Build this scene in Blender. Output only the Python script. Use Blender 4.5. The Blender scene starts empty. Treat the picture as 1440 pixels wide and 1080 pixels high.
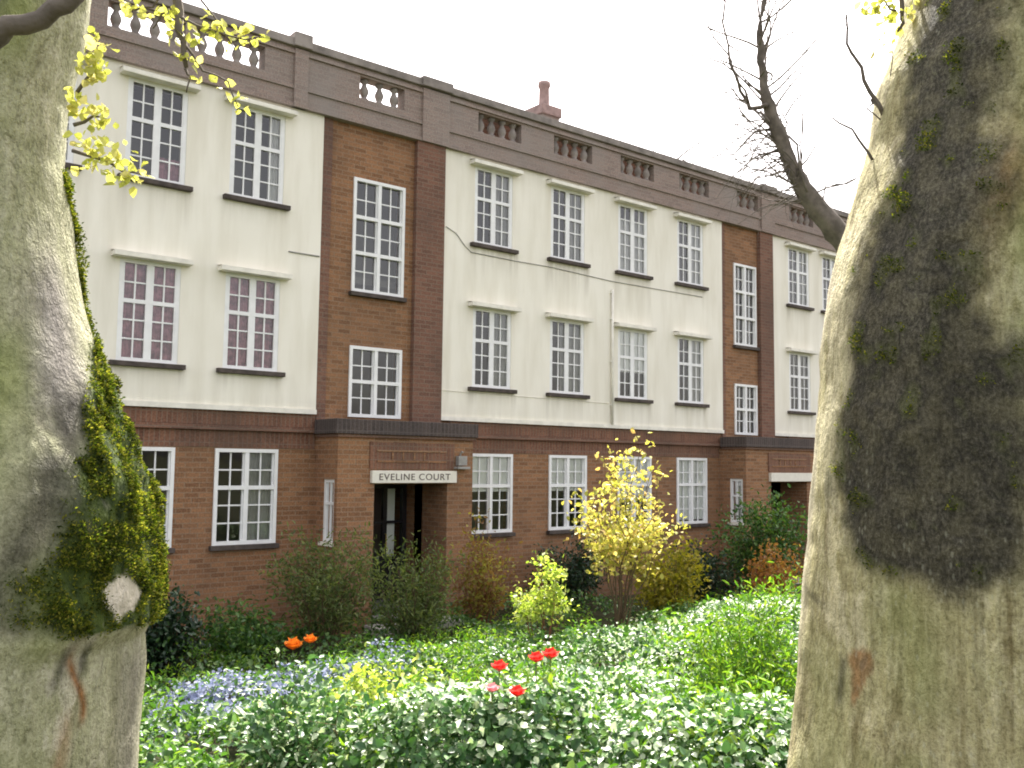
import bpy, math, random
import numpy as np
from mathutils import Vector, Matrix
rng = np.random.default_rng(7)
random.seed(7)
scene = bpy.context.scene
COL = scene.collection

# ------------------------------------------------------------------ camera
FPX, YAW, PIT, ROL = 1333.0, math.radians(39.05), math.radians(4.843), math.radians(.668)
CAM = np.array([0, -14, 2.65])
Fv = np.array([math.sin(YAW)*math.cos(PIT), math.cos(YAW)*math.cos(PIT), math.sin(PIT)])
R0 = np.array([math.cos(YAW), -math.sin(YAW), 0]); U0 = np.cross(R0, Fv)
Rv = math.cos(ROL)*R0 + math.sin(ROL)*U0; Uv = -math.sin(ROL)*R0 + math.cos(ROL)*U0
cd = bpy.data.cameras.new('camera'); cam = bpy.data.objects.new('camera', cd); COL.objects.link(cam)
cd.sensor_width = 36; cd.lens = FPX/1440*36; cd.clip_end = 3000; cd.clip_start = .05
cam.matrix_world = Matrix(((Rv[0], Uv[0], -Fv[0], CAM[0]), (Rv[1], Uv[1], -Fv[1], CAM[1]), (Rv[2], Uv[2], -Fv[2], CAM[2]), (0, 0, 0, 1)))
scene.camera = cam

def ground_z(y):
    return np.interp(y, [-12.5, -3], [1.05, 0])
def survey(px, py, depth):
    "a point of the place, measured off the photograph, at a given distance"
    return CAM + (Fv + Rv*(px-720)/FPX - Uv*(py-540)/FPX)*depth
def survey_ground(px, py, h=0.0):
    d = Fv + Rv*(px-720)/FPX - Uv*(py-540)/FPX
    t = 1.0
    while t < 60:
        p = CAM + d*t
        if p[2] <= ground_z(p[1]) + h: return p
        t += .01
    return p

# ------------------------------------------------------------------ objects
def tag(o, label=None, cat=None, group=None, kind=None):
    if label: o['label'] = label
    if cat: o['category'] = cat
    if group: o['group'] = group
    if kind: o['kind'] = kind
    return o
WORLD = {}
def empty(name, loc, label=None, cat=None, group=None):
    o = bpy.data.objects.new(name, None); COL.objects.link(o); o.location = loc
    o.empty_display_size = .2; WORLD[o.name] = np.array(loc, float)
    return tag(o, label, cat, group)
def link(name, me, mat, parent=None, smooth=False, origin=None):
    "link mesh data given in world coordinates as ONE object"
    org = WORLD[parent.name] if parent else (np.array(origin, float) if origin is not None else np.zeros(3))
    o = bpy.data.objects.new(name, me); COL.objects.link(o)
    if origin is not None: org = np.array(origin, float)
    if np.any(org):
        n = len(me.vertices); a = np.empty(n*3, np.float32); me.vertices.foreach_get('co', a)
        a = (a.reshape(-1, 3) - org).astype(np.float32); me.vertices.foreach_set('co', a.ravel())
    if parent:
        o.parent = parent; o.location = org - WORLD[parent.name]
    else: o.location = org
    WORLD[o.name] = org
    for m in (mat if isinstance(mat, (list, tuple)) else [mat]): me.materials.append(m)
    if smooth:
        me.polygons.foreach_set('use_smooth', [True]*len(me.polygons))
    me.update()
    return o

class MB:
    def __init__(s): s.v = []; s.f = []
    def poly(s, pts, faces):
        b = len(s.v); s.v.extend([tuple(map(float, p)) for p in pts]); s.f.extend([tuple(b+i for i in f) for f in faces])
    def box(s, x0, x1, y0, y1, z0, z1):
        s.poly([(x0,y0,z0),(x1,y0,z0),(x1,y1,z0),(x0,y1,z0),(x0,y0,z1),(x1,y0,z1),(x1,y1,z1),(x0,y1,z1)],
               [(0,3,2,1),(4,5,6,7),(0,1,5,4),(1,2,6,5),(2,3,7,6),(3,0,4,7)])
    def quad(s, a, b, c, d): s.poly([a, b, c, d], [(0, 1, 2, 3)])
    def tube(s, pts, rad, n=7, cap=True):
        pts = [np.array(p, float) for p in pts]
        if np.isscalar(rad): rad = [rad]*len(pts)
        b = len(s.v); prev = None
        for i, p in enumerate(pts):
            t = pts[min(i+1, len(pts)-1)] - pts[max(i-1, 0)]; t = t/(np.linalg.norm(t)+1e-9)
            if prev is None:
                a = np.array([0, 0, 1.]) if abs(t[2]) < .9 else np.array([1., 0, 0]); u = np.cross(t, a)
            else: u = prev - t*np.dot(prev, t)
            u = u/(np.linalg.norm(u)+1e-9); prev = u; w = np.cross(t, u)
            for k in range(n):
                an = 2*math.pi*k/n
                s.v.append(tuple(p + rad[i]*(math.cos(an)*u + math.sin(an)*w)))
        for i in range(len(pts)-1):
            for k in range(n):
                k2 = (k+1) % n
                s.f.append((b+i*n+k, b+i*n+k2, b+(i+1)*n+k2, b+(i+1)*n+k))
        if cap:
            s.f.append(tuple(b+k for k in range(n))[::-1]); e = b+(len(pts)-1)*n
            s.f.append(tuple(e+k for k in range(n)))
    def lathe(s, prof, c, n=12):
        b = len(s.v)
        for r, z in prof:
            for k in range(n):
                a = 2*math.pi*k/n; s.v.append((c[0]+r*math.cos(a), c[1]+r*math.sin(a), c[2]+z))
        for i in range(len(prof)-1):
            for k in range(n):
                k2 = (k+1) % n; s.f.append((b+i*n+k, b+i*n+k2, b+(i+1)*n+k2, b+(i+1)*n+k))
        s.f.append(tuple(b+k for k in range(n))[::-1]); e = b+(len(prof)-1)*n; s.f.append(tuple(e+k for k in range(n)))
    def build(s, name, mat, parent=None, smooth=False, origin=None, bevel=0):
        me = bpy.data.meshes.new(name); me.from_pydata(s.v, [], s.f); me.update()
        o = link(name, me, mat, parent, smooth, origin)
        if bevel:
            m = o.modifiers.new('bevel', 'BEVEL'); m.width = bevel; m.segments = 2; m.limit_method = 'ANGLE'
        return o

def vnoise(P, scale, seed=0):
    "vectorised value noise 0..1"
    P = np.asarray(P)*scale + seed*17.31
    i = np.floor(P).astype(np.int64); f = P - i; f = f*f*(3-2*f)
    def h(ix, iy, iz):
        n = (ix*374761393 + iy*668265263 + iz*2147483647 + seed*974634721) & 0xffffffff
        n = ((n ^ (n >> 13))*1274126177) & 0xffffffff
        return ((n ^ (n >> 16)) & 0xffff)/65535.0
    r = 0
    for dx in (0, 1):
        for dy in (0, 1):
            for dz in (0, 1):
                w = (f[..., 0] if dx else 1-f[..., 0])*(f[..., 1] if dy else 1-f[..., 1])*(f[..., 2] if dz else 1-f[..., 2])
                r = r + w*h(i[..., 0]+dx, i[..., 1]+dy, i[..., 2]+dz)
    return r
def fbm(P, scale, seed=0, o=3):
    r = 0; a = .5; t = 0
    for k in range(o):
        r = r + a*vnoise(P, scale*2**k, seed+k); t += a; a *= .5
    return r/t

def unit(a): return a/(np.linalg.norm(a, axis=-1, keepdims=True)+1e-9)
def leaf_mesh(name, pos, axis, nrm, size, width=.55, fold=.12, droop=.1):
    "many small folded leaves, six vertices and two quads each"
    pos = np.asarray(pos, float); n = len(pos); size = np.broadcast_to(size, (n,))[:, None]
    a = unit(np.asarray(axis, float)); nr = np.asarray(nrm, float); nr = unit(nr - a*(a*nr).sum(1, keepdims=True)); b = np.cross(nr, a)
    W = np.broadcast_to(width, (n,))[:, None]
    V = np.empty((n, 6, 3))
    V[:, 0] = pos
    V[:, 1] = pos + size*(a*.32 + b*W*.5 + nr*fold)
    V[:, 2] = pos + size*(a*.68 + b*W*.42 + nr*(fold*.8-droop*.4))
    V[:, 3] = pos + size*(a - nr*droop)
    V[:, 4] = pos + size*(a*.68 - b*W*.42 + nr*(fold*.8-droop*.4))
    V[:, 5] = pos + size*(a*.32 - b*W*.5 + nr*fold)
    me = bpy.data.meshes.new(name)
    me.vertices.add(n*6); me.vertices.foreach_set('co', V.astype(np.float32).ravel())
    base = (np.arange(n)*6)[:, None]
    loops = (base + np.array([0, 1, 2, 3, 0, 3, 4, 5])[None]).ravel()
    me.loops.add(n*8); me.loops.foreach_set('vertex_index', loops.astype(np.int32))
    me.polygons.add(n*2); me.polygons.foreach_set('loop_start', (np.arange(n*2)*4).astype(np.int32))
    me.polygons.foreach_set('loop_total', np.full(n*2, 4, np.int32))
    me.update(calc_edges=True); me.validate()
    return me
def rand_dirs(n): return unit(rng.normal(size=(n, 3)))

# ------------------------------------------------------------------ materials
def mat(name):
    m = bpy.data.materials.new(name); m.use_nodes = True
    nt = m.node_tree; return m, nt, nt.nodes['Principled BSDF']
def N(nt, t, **k):
    n = nt.nodes.new(t)
    for a, v in k.items(): setattr(n, a, v)
    return n
def ramp(nt, fac, stops):
    r = N(nt, 'ShaderNodeValToRGB'); e = r.color_ramp.elements
    e[0].position, e[0].color = stops[0][0], (*stops[0][1], 1); e[1].position, e[1].color = stops[-1][0], (*stops[-1][1], 1)
    for p, c in stops[1:-1]:
        x = e.new(p); x.color = (*c, 1)
    nt.links.new(fac, r.inputs[0]); return r.outputs[0]
def noise(nt, scale, detail=4, vec=None, rough=.55):
    n = N(nt, 'ShaderNodeTexNoise'); n.inputs['Scale'].default_value = scale; n.inputs['Detail'].default_value = detail; n.inputs['Roughness'].default_value = rough
    if vec is not None: nt.links.new(vec, n.inputs['Vector'])
    return n.outputs['Fac']
def mix(nt, fac, a, b, mode='MIX'):
    m = N(nt, 'ShaderNodeMix', data_type='RGBA', blend_type=mode)
    for i, v in ((0, fac), (6, a), (7, b)):
        if isinstance(v, (int, float)): m.inputs[i].default_value = v
        elif isinstance(v, tuple): m.inputs[i].default_value = (*v, 1)
        else: nt.links.new(v, m.inputs[i])
    return m.outputs[2]
def math_n(nt, op, a, b=0.0, clamp=False):
    m = N(nt, 'ShaderNodeMath', operation=op, use_clamp=clamp)
    for i, v in ((0, a), (1, b)):
        if isinstance(v, (int, float)): m.inputs[i].default_value = v
        else: nt.links.new(v, m.inputs[i])
    return m.outputs[0]
def coords(nt, scale=(1, 1, 1)):
    tc = N(nt, 'ShaderNodeTexCoord'); mp = N(nt, 'ShaderNodeMapping'); mp.inputs['Scale'].default_value = scale
    nt.links.new(tc.outputs['Object'], mp.inputs['Vector']); return mp.outputs[0]
def bump(nt, p, h, strength=.4, dist=.01):
    b = N(nt, 'ShaderNodeBump'); b.inputs['Strength'].default_value = strength; b.inputs['Distance'].default_value = dist
    nt.links.new(h, b.inputs['Height']); nt.links.new(b.outputs[0], p.inputs['Normal'])

def brick_mat(name, c1, c2, mortar, dirt, soldier=False, dirtamt=.6):
    m, nt, p = mat(name)
    tc = N(nt, 'ShaderNodeTexCoord'); sx = N(nt, 'ShaderNodeSeparateXYZ'); nt.links.new(tc.outputs['Object'], sx.inputs[0])
    u = math_n(nt, 'ADD', sx.outputs[0], sx.outputs[1]); cb = N(nt, 'ShaderNodeCombineXYZ')
    if soldier: nt.links.new(sx.outputs[2], cb.inputs[0]); nt.links.new(u, cb.inputs[1])
    else: nt.links.new(u, cb.inputs[0]); nt.links.new(sx.outputs[2], cb.inputs[1])
    b = N(nt, 'ShaderNodeTexBrick'); nt.links.new(cb.outputs[0], b.inputs['Vector'])
    b.inputs['Scale'].default_value = 1; b.inputs['Brick Width'].default_value = .225; b.inputs['Row Height'].default_value = .075
    b.inputs['Mortar Size'].default_value = .009; b.inputs['Mortar Smooth'].default_value = .3; b.inputs['Bias'].default_value = -.1
    if soldier: b.offset = 0
    b.inputs['Color1'].default_value = (*c1, 1); b.inputs['Color2'].default_value = (*c2, 1); b.inputs['Mortar'].default_value = (*mortar, 1)
    fine = noise(nt, 40, 3, tc.outputs['Object'])
    c = mix(nt, .35, b.outputs['Color'], ramp(nt, fine, [(.3, (.02, .012, .01)), (.7, tuple(x*1.6 for x in c1))]))
    big = noise(nt, .9, 5, coords(nt, (1, 1, .6)))
    c = mix(nt, math_n(nt, 'MULTIPLY', ramp(nt, big, [(.42, (0, 0, 0)), (.68, (1, 1, 1))]), dirtamt), c, dirt)
    nt.links.new(c, p.inputs['Base Color']); p.inputs['Roughness'].default_value = .9; p.inputs['Specular IOR Level'].default_value = .2
    bump(nt, p, b.outputs['Fac'], -.6, .006)
    return m
def plain(name, c, rough=.6, var=.12, scale=6, spec=.4, bmp=0, c2=None):
    m, nt, p = mat(name)
    n = noise(nt, scale, 5, coords(nt))
    lo = c2 or tuple(x*(1-var) for x in c); hi = tuple(min(1, x*(1+var)) for x in c)
    nt.links.new(ramp(nt, n, [(.35, lo), (.65, hi)]), p.inputs['Base Color'])
    p.inputs['Roughness'].default_value = rough; p.inputs['Specular IOR Level'].default_value = spec
    if bmp: bump(nt, p, noise(nt, scale*8, 4, coords(nt)), bmp, .004)
    return m
def render_mat():
    m, nt, p = mat('cream_render')
    streak = noise(nt, 1.6, 6, coords(nt, (2.2, 2.2, .35))); blot = noise(nt, .55, 5, coords(nt))
    c = ramp(nt, streak, [(.3, (.74, .70, .59)), (.6, (.86, .825, .725))])
    c = mix(nt, math_n(nt, 'MULTIPLY', ramp(nt, blot, [(.45, (0, 0, 0)), (.75, (1, 1, 1))]), .5), c, (.74, .70, .59))
    ga = N(nt, 'ShaderNodeAttribute', attribute_name='grime'); fs = noise(nt, 9, 5, coords(nt, (1, 1, .06)), .6)
    c = mix(nt, math_n(nt, 'MULTIPLY', ga.outputs['Fac'], ramp(nt, fs, [(.38, (0, 0, 0)), (.62, (1, 1, 1))])), c, (.40, .36, .28))
    nt.links.new(c, p.inputs['Base Color']); p.inputs['Roughness'].default_value = .85; p.inputs['Specular IOR Level'].default_value = .2
    bump(nt, p, noise(nt, 60, 3, coords(nt)), .15, .004)
    return m
def glass_mat():
    m, nt, p = mat('window_glass'); nt.nodes.remove(p)
    out = nt.nodes['Material Output']; tr = N(nt, 'ShaderNodeBsdfTransparent'); gl = N(nt, 'ShaderNodeBsdfGlossy')
    tr.inputs[0].default_value = (.95, .965, .96, 1); gl.inputs['Roughness'].default_value = .02
    fr = N(nt, 'ShaderNodeFresnel'); fr.inputs['IOR'].default_value = 1.62
    n = noise(nt, 2.5, 2, coords(nt)); b = N(nt, 'ShaderNodeBump'); b.inputs['Strength'].default_value = .06; b.inputs['Distance'].default_value = .05
    nt.links.new(n, b.inputs['Height']); nt.links.new(b.outputs[0], gl.inputs['Normal'])
    mx = N(nt, 'ShaderNodeMixShader'); nt.links.new(math_n(nt, 'MULTIPLY', fr.outputs[0], 1.5, True), mx.inputs[0]); nt.links.new(tr.outputs[0], mx.inputs[1]); nt.links.new(gl.outputs[0], mx.inputs[2])
    nt.links.new(mx.outputs[0], out.inputs[0]); return m
def leaf_mat(name, stops, trans=.45, rough=.35, spec=.5, tcol=None):
    "colour differs from leaf to leaf"
    m, nt, p = mat(name); g = N(nt, 'ShaderNodeNewGeometry')
    c = ramp(nt, g.outputs['Random Per Island'], stops)
    nt.links.new(c, p.inputs['Base Color']); p.inputs['Roughness'].default_value = rough; p.inputs['Specular IOR Level'].default_value = spec
    if name == 'moss_tufts':
        c = mix(nt, .85, c, ramp(nt, noise(nt, 22, 4, coords(nt)), [(.38, (.22, .25, .25)), (.62, (1.25, 1.2, 1.1))]), 'MULTIPLY'); nt.links.new(c, p.inputs['Base Color'])
    t = N(nt, 'ShaderNodeBsdfTranslucent'); nt.links.new(mix(nt, 1, c, tcol or (1.6, 1.7, .7), 'MULTIPLY'), t.inputs[0])
    mx = N(nt, 'ShaderNodeMixShader'); mx.inputs[0].default_value = trans
    nt.links.new(p.outputs[0], mx.inputs[1]); nt.links.new(t.outputs[0], mx.inputs[2])
    nt.links.new(mx.outputs[0], nt.nodes['Material Output'].inputs[0]); return m
def bark_mat(name, stops, dark=(.040, .037, .028), vs=1.0, thin_amt=.75, fine_amt=.45):
    m, nt, p = mat(name)
    streak = noise(nt, 11*vs, 6, coords(nt, (1, 1, .09)), .6); blot = noise(nt, 2.6*vs, 5, coords(nt, (1, 1, .55)), .6); fine = noise(nt, 55*vs, 4, coords(nt, (1, 1, .5)))
    c = ramp(nt, math_n(nt, 'ADD', math_n(nt, 'MULTIPLY', streak, .55), math_n(nt, 'MULTIPLY', blot, .45)), stops)
    c = mix(nt, fine_amt, c, ramp(nt, fine, [(.32, stops[0][1]), (.5, stops[-2][1]), (.68, tuple(min(1, x*1.25) for x in stops[-1][1]))]))
    fl = noise(nt, 5.5*vs, 9, coords(nt, (1, 1, .5)), .62)
    flake = ramp(nt, fl, [(.50, (0, 0, 0)), (.525, (1, 1, 1))]); flake2 = ramp(nt, fl, [(.385, (1, 1, 1)), (.41, (0, 0, 0))])
    c = mix(nt, math_n(nt, 'MULTIPLY', flake, .38), c, stops[1][1]); c = mix(nt, math_n(nt, 'MULTIPLY', flake2, .5), c, tuple(min(1, x*1.18) for x in stops[-1][1]))
    speck = noise(nt, 150*vs, 3, coords(nt, (1, 1, .7)), .7); thin = noise(nt, 34*vs, 5, coords(nt, (1, 1, .05)), .65)
    c = mix(nt, .55, c, ramp(nt, speck, [(.32, (.35, .33, .28)), (.5, (.95, .95, .93)), (.7, (1.25, 1.25, 1.2))]), 'MULTIPLY')
    c = mix(nt, thin_amt, c, ramp(nt, thin, [(.33, (.42, .37, .28)), (.5, (1, 1, 1)), (.7, (1.3, 1.28, 1.2))]), 'MULTIPLY')
    v = N(nt, 'ShaderNodeTexVoronoi'); v.inputs['Scale'].default_value = 5*vs; nt.links.new(coords(nt, (1, 1, .45)), v.inputs['Vector'])
    def attr(n):
        a = N(nt, 'ShaderNodeAttribute', attribute_name=n); return a.outputs['Fac']
    c = mix(nt, math_n(nt, 'MULTIPLY', attr('green'), .9, True), c, ramp(nt, fine, [(.3, (.14, .17, .045)), (.65, (.29, .33, .11))]))
    c = mix(nt, attr('grey'), c, ramp(nt, streak, [(.35, (.13, .115, .105)), (.65, (.27, .25, .23))]))
    c = mix(nt, attr('stain'), c, ramp(nt, fine, [(.35, (.13, .055, .02)), (.65, (.33, .15, .045))]))
    c = mix(nt, attr('pale'), c, (.62, .57, .47))
    crisp = math_n(nt, 'ADD', math_n(nt, 'MULTIPLY', speck, .6), math_n(nt, 'MULTIPLY', fl, .4))
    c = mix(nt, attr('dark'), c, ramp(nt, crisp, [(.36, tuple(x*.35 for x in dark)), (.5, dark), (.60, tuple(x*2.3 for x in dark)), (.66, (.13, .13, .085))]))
    v.inputs['Scale'].default_value = 75*vs; lich = noise(nt, 1.6*vs, 4, coords(nt))
    dots = math_n(nt, 'MULTIPLY', ramp(nt, v.outputs['Distance'], [(.13, (1, 1, 1)), (.24, (0, 0, 0))]), ramp(nt, lich, [(.50, (0, 0, 0)), (.60, (1, 1, 1))]))
    c = mix(nt, math_n(nt, 'MULTIPLY', dots, .25), c, (.46, .47, .36))
    c = mix(nt, attr('moss'), c, ramp(nt, fine, [(.3, (.015, .03, .005)), (.7, (.07, .10, .015))]))
    nt.links.new(c, p.inputs['Base Color']); p.inputs['Roughness'].default_value = .85; p.inputs['Specular IOR Level'].default_value = .25
    bump(nt, p, math_n(nt, 'ADD', math_n(nt, 'ADD', math_n(nt, 'ADD', streak, math_n(nt, 'MULTIPLY', flake, .35)), thin), math_n(nt, 'MULTIPLY', math_n(nt, 'ADD', fine, speck), .7)), .85, .013)
    return m

M = {}
M['brick'] = brick_mat('red_brick', (.33, .168, .085), (.13, .064, .034), (.28, .215, .15), (.135, .085, .054), dirtamt=.5)
M['brick_soldier'] = brick_mat('soldier_brick', (.235, .115, .072), (.12, .06, .042), (.20, .155, .12), (.10, .068, .052), True)
M['brick_dark'] = brick_mat('dark_brick', (.225, .115, .078), (.12, .066, .048), (.20, .16, .125), (.10, .068, .054))
M['brick_hazed'] = brick_mat('hazed_brick', (.31, .235, .20), (.21, .163, .142), (.30, .262, .235), (.27, .24, .22), dirtamt=.7)  # veiling glare at the parapet painted in: brick colour greyed and lightened
M['brick_black'] = brick_mat('sooty_brick', (.10, .078, .07), (.05, .042, .04), (.14, .12, .11), (.05, .043, .042), True)
M['coping'] = plain('coping_stone', (.25, .22, .20), .9, .3, 3, .2, .3)
M['render'] = render_mat()
M['white'] = plain('white_paint', (.80, .80, .79), .4, .05, 5, .4)
M['hood'] = plain('painted_concrete', (.78, .75, .66), .7, .1, 5, .3, .1)
M['sill'] = plain('dark_sill', (.075, .06, .052), .8, .3, 9, .3, .2)
M['glass'] = glass_mat()
M['dark_room'] = plain('room_plaster', (.22, .21, .20), .9, .1, 2, .1)
M['net'] = plain('net_curtain', (.62, .62, .60), .9, .08, 3, .1)
M['mauve'] = plain('mauve_curtain', (.42, .20, .24), .9, .35, 9, .1, c2=(.25, .13, .17))
M['grey_curtain'] = plain('grey_curtain', (.38, .38, .36), .9, .15, 4, .1)
M['blind'] = plain('roller_blind', (.90, .91, .88), .8, .04, 2, .1)
M['door'] = plain('black_door_paint', (.018, .018, .022), .3, .3, 4, .5)
M['sign'] = plain('sign_board', (.74, .71, .62), .6, .06, 6, .3)
M['letter'] = plain('letter_paint', (.11, .085, .08), .6, .1, 6, .3)
M['stone'] = plain('step_stone', (.42, .40, .36), .9, .2, 7, .2, .3)
M['metal'] = plain('grey_metal', (.30, .29, .27), .5, .15, 8, .4)
M['brass'] = plain('brass', (.5, .36, .12), .35, .1, 8, .6)
M['pot'] = plain('terracotta', (.33, .235, .215), .85, .2, 6, .2)
M['roof'] = plain('roof_felt', (.09, .09, .09), .9, .2, 2, .2)
M['soil'] = plain('garden_soil', (.045, .04, .022), .95, .4, 3, .1, .6, c2=(.02, .03, .01))
M['stem'] = plain('shrub_stem', (.12, .085, .05), .85, .25, 20, .2)
M['redstem'] = plain('red_stem', (.20, .085, .05), .8, .3, 20, .2)
M['greenstem'] = plain('green_stem', (.08, .14, .03), .7, .2, 20, .3)
M['twigbark'] = plain('dark_twig_bark', (.145, .125, .105), .9, .3, 14, .2, .5)
M['bark_left'] = bark_mat('pale_plane_bark', [(.3, (.21, .21, .12)), (.45, (.32, .33, .19)), (.58, (.45, .44, .31)), (.72, (.50, .47, .39))], thin_amt=.3, fine_amt=.35)
M['bark_right'] = bark_mat('green_plane_bark', [(.28, (.19, .155, .075)), (.42, (.34, .305, .15)), (.54, (.46, .43, .25)), (.72, (.55, .51, .36))], vs=.9)
M['moss'] = leaf_mat('moss_tufts', [(0, (.025, .045, .006)), (.45, (.085, .12, .016)), (.8, (.19, .20, .03)), (1, (.30, .28, .06))], .35, .8, .1)
M['variegated'] = leaf_mat('variegated_leaf', [(0, (.025, .08, .026)), (.5, (.07, .16, .05)), (.80, (.17, .29, .11)), (.88, (.46, .56, .36)), (1, (.70, .76, .60))], .28, .36, .45, (1.3, 1.4, .9))
M['white_leaf'] = leaf_mat('white_edged_leaf', [(0, (.10, .22, .08)), (.3, (.30, .42, .24)), (.42, (.62, .70, .55)), (1, (.80, .84, .76))], .3, .3, .6, (1.2, 1.25, 1.0))
M['cover'] = leaf_mat('green_leaf', [(0, (.02, .06, .016)), (.6, (.065, .15, .034)), (1, (.15, .24, .06))], .35, .38, .4)
M['grass'] = leaf_mat('lime_leaf', [(0, (.05, .13, .015)), (.6, (.11, .22, .02)), (1, (.22, .30, .04))], .45, .45, .4)
M['blue'] = leaf_mat('blue_petal', [(0, (.14, .17, .28)), (.6, (.21, .24, .36)), (1, (.36, .39, .48))], .3, .6, .2, (1, 1, 1.1))
M['gold'] = leaf_mat('golden_leaf', [(0, (.30, .33, .06)), (.5, (.50, .50, .13)), (.85, (.66, .60, .26)), (1, (.58, .40, .16))], .5, .45, .4, (1.3, 1.2, .7))
M['olive'] = leaf_mat('olive_gold_leaf', [(0, (.13, .14, .015)), (.6, (.27, .24, .025)), (1, (.40, .32, .05))], .45, .5, .3)
M['lime'] = leaf_mat('young_leaf', [(0, (.16, .24, .04)), (.6, (.32, .38, .09)), (1, (.50, .52, .20))], .5, .4, .4)
M['feather'] = leaf_mat('grey_green_leaf', [(0, (.05, .08, .025)), (.6, (.11, .15, .05)), (1, (.20, .23, .09))], .4, .5, .35)
M['bronze'] = leaf_mat('bronze_leaf', [(0, (.20, .10, .05)), (.45, (.27, .16, .06)), (.7, (.22, .22, .05)), (1, (.42, .36, .10))], .45, .5, .3)
M['russet'] = leaf_mat('russet_leaf', [(0, (.24, .11, .04)), (.7, (.36, .17, .06)), (1, (.30, .24, .08))], .45, .5, .3)
M['evergreen'] = leaf_mat('evergreen_leaf', [(0, (.008, .025, .012)), (.7, (.02, .05, .022)), (1, (.05, .09, .04))], .25, .35, .5)
M['redpetal'] = leaf_mat('red_petal', [(0, (.55, .02, .02)), (.6, (.70, .035, .03)), (1, (.72, .10, .08))], .4, .5, .3, (1.3, .8, .8))
M['pinkpetal'] = leaf_mat('pink_petal', [(0, (.70, .22, .26)), (1, (.75, .36, .38))], .4, .5, .3, (1.2, 1, 1))
M['orangepetal'] = leaf_mat('orange_petal', [(0, (.75, .20, .01)), (1, (.85, .36, .05))], .4, .5, .3, (1.3, 1, .8))
M['spring'] = leaf_mat('spring_plane_leaf', [(0, (.38, .42, .08)), (.6, (.55, .55, .16)), (1, (.66, .60, .30))], .5, .5, .3, (1.15, 1.15, .8))
M['farleaf'] = leaf_mat('far_tree_leaf', [(0, (.09, .09, .04)), (1, (.20, .18, .10))], .4, .6, .2)

# ------------------------------------------------------------------ ground
def make_ground():
    ys = np.concatenate([[-700, -200, -60, -30, -20], np.linspace(-16, 1, 69), [6, 20, 60, 200, 700]])
    xs = np.concatenate([[-700, -200, -60, -20], np.linspace(-8, 32, 121), [60, 200, 700]])
    X, Y = np.meshgrid(xs, ys); Z = ground_z(Y)
    P = np.stack([X, Y, Z], -1); inn = (Y > -15) & (Y < .2)
    Z = Z + np.where(inn, (fbm(P, 1.3, 3)-.5)*.10, 0) - np.where(Y > -.3, .02, 0)
    me = bpy.data.meshes.new('ground'); nx, ny = len(xs), len(ys)
    v = np.stack([X, Y, Z], -1).reshape(-1, 3)
    f = [(j*nx+i, j*nx+i+1, (j+1)*nx+i+1, (j+1)*nx+i) for j in range(ny-1) for i in range(nx-1)]
    me.from_pydata(v.tolist(), [], f); o = link('ground', me, M['soil'], smooth=True)
    tag(o, 'dark garden soil sloping down to the brick building', 'ground', kind='structure')
make_ground()

# ------------------------------------------------------------------ building
B = empty('apartment_building', (12, 0, 0), 'three storey red brick apartment block with cream rendered upper walls and white windows', 'building')
UT, UB, LT, LB, GT, GB = 8.22, 6.75, 5.54, 4.06, 2.84, 1.38
PT, PB, TOP = 8.40, 3.45, 9.54
XL, XR = -9.0, 33.0
def wall_holes(mb, x0, x1, z0, z1, y, holes, depth, step=0):
    xs = sorted({x0, x1, *[min(max(h[i], x0), x1) for h in holes for i in (0, 1)]}); zs = sorted({z0, z1, *[min(max(h[i], z0), z1) for h in holes for i in (2, 3)]})
    if step:
        xs = sorted({*xs, *np.arange(x0+step, x1, step)}); zs = sorted({*zs, *np.arange(z0+step, z1, step)})
    for a, b in zip(xs, xs[1:]):
        for c, d in zip(zs, zs[1:]):
            mx, mz = (a+b)/2, (c+d)/2
            if any(h[0] < mx < h[1] and h[2] < mz < h[3] for h in holes): continue
            mb.quad((a, y, c), (b, y, c), (b, y, d), (a, y, d))
    for hx0, hx1, hz0, hz1 in holes:
        hx0, hx1, hz0, hz1 = max(hx0, x0), min(hx1, x1), max(hz0, z0), min(hz1, z1)
        if hx1 <= hx0 or hz1 <= hz0: continue
        e = y+depth
        mb.quad((hx0, y, hz0), (hx0, e, hz0), (hx0, e, hz1), (hx0, y, hz1)); mb.quad((hx1, y, hz0), (hx1, y, hz1), (hx1, e, hz1), (hx1, e, hz0))
        mb.quad((hx0, y, hz0), (hx1, y, hz0), (hx1, e, hz0), (hx0, e, hz0)); mb.quad((hx0, y, hz1), (hx0, e, hz1), (hx1, e, hz1), (hx1, y, hz1))

upper_x = [(2.49, 3.37), (4.06, 4.94), (5.63, 6.53), (10.37, 11.28), (12.27, 13.19), (14.17, 15.07), (16.05, 16.94), (20.24, 21.15), (21.75, 22.66)]
ground_x = [(2.35, 3.37), (3.95, 4.97), (5.58, 6.60), (10.36, 11.38), (12.30, 13.31), (14.20, 15.22), (16.05, 17.07), (21.7, 22.7)]
stairs = [(7.83, 8.86), (18.10, 18.96)]
doors = [(7.93, 9.36), (18.45, 19.88)]
PORCH = [(7.26, 9.89), (17.53, 20.18)]
PY = -.75
wins = []   # x0,x1,z0,z1, face y, rows groups, curtain kind
curt_u = ['net_r', 'mauve_low', 'net_r2', 'grey_r', 'grey_r', 'net_low', 'net_r', 'grey_r', 'net_r']
curt_l = ['mauve', 'mauve', 'mauve', 'grey_r', 'grey_r2', 'blind_half', 'net_r', 'none', 'grey_r']
curt_g = ['none', 'none', 'grey_r', 'blind_top', 'blind_top', 'blind_half', 'blind_half2', 'none']
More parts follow.
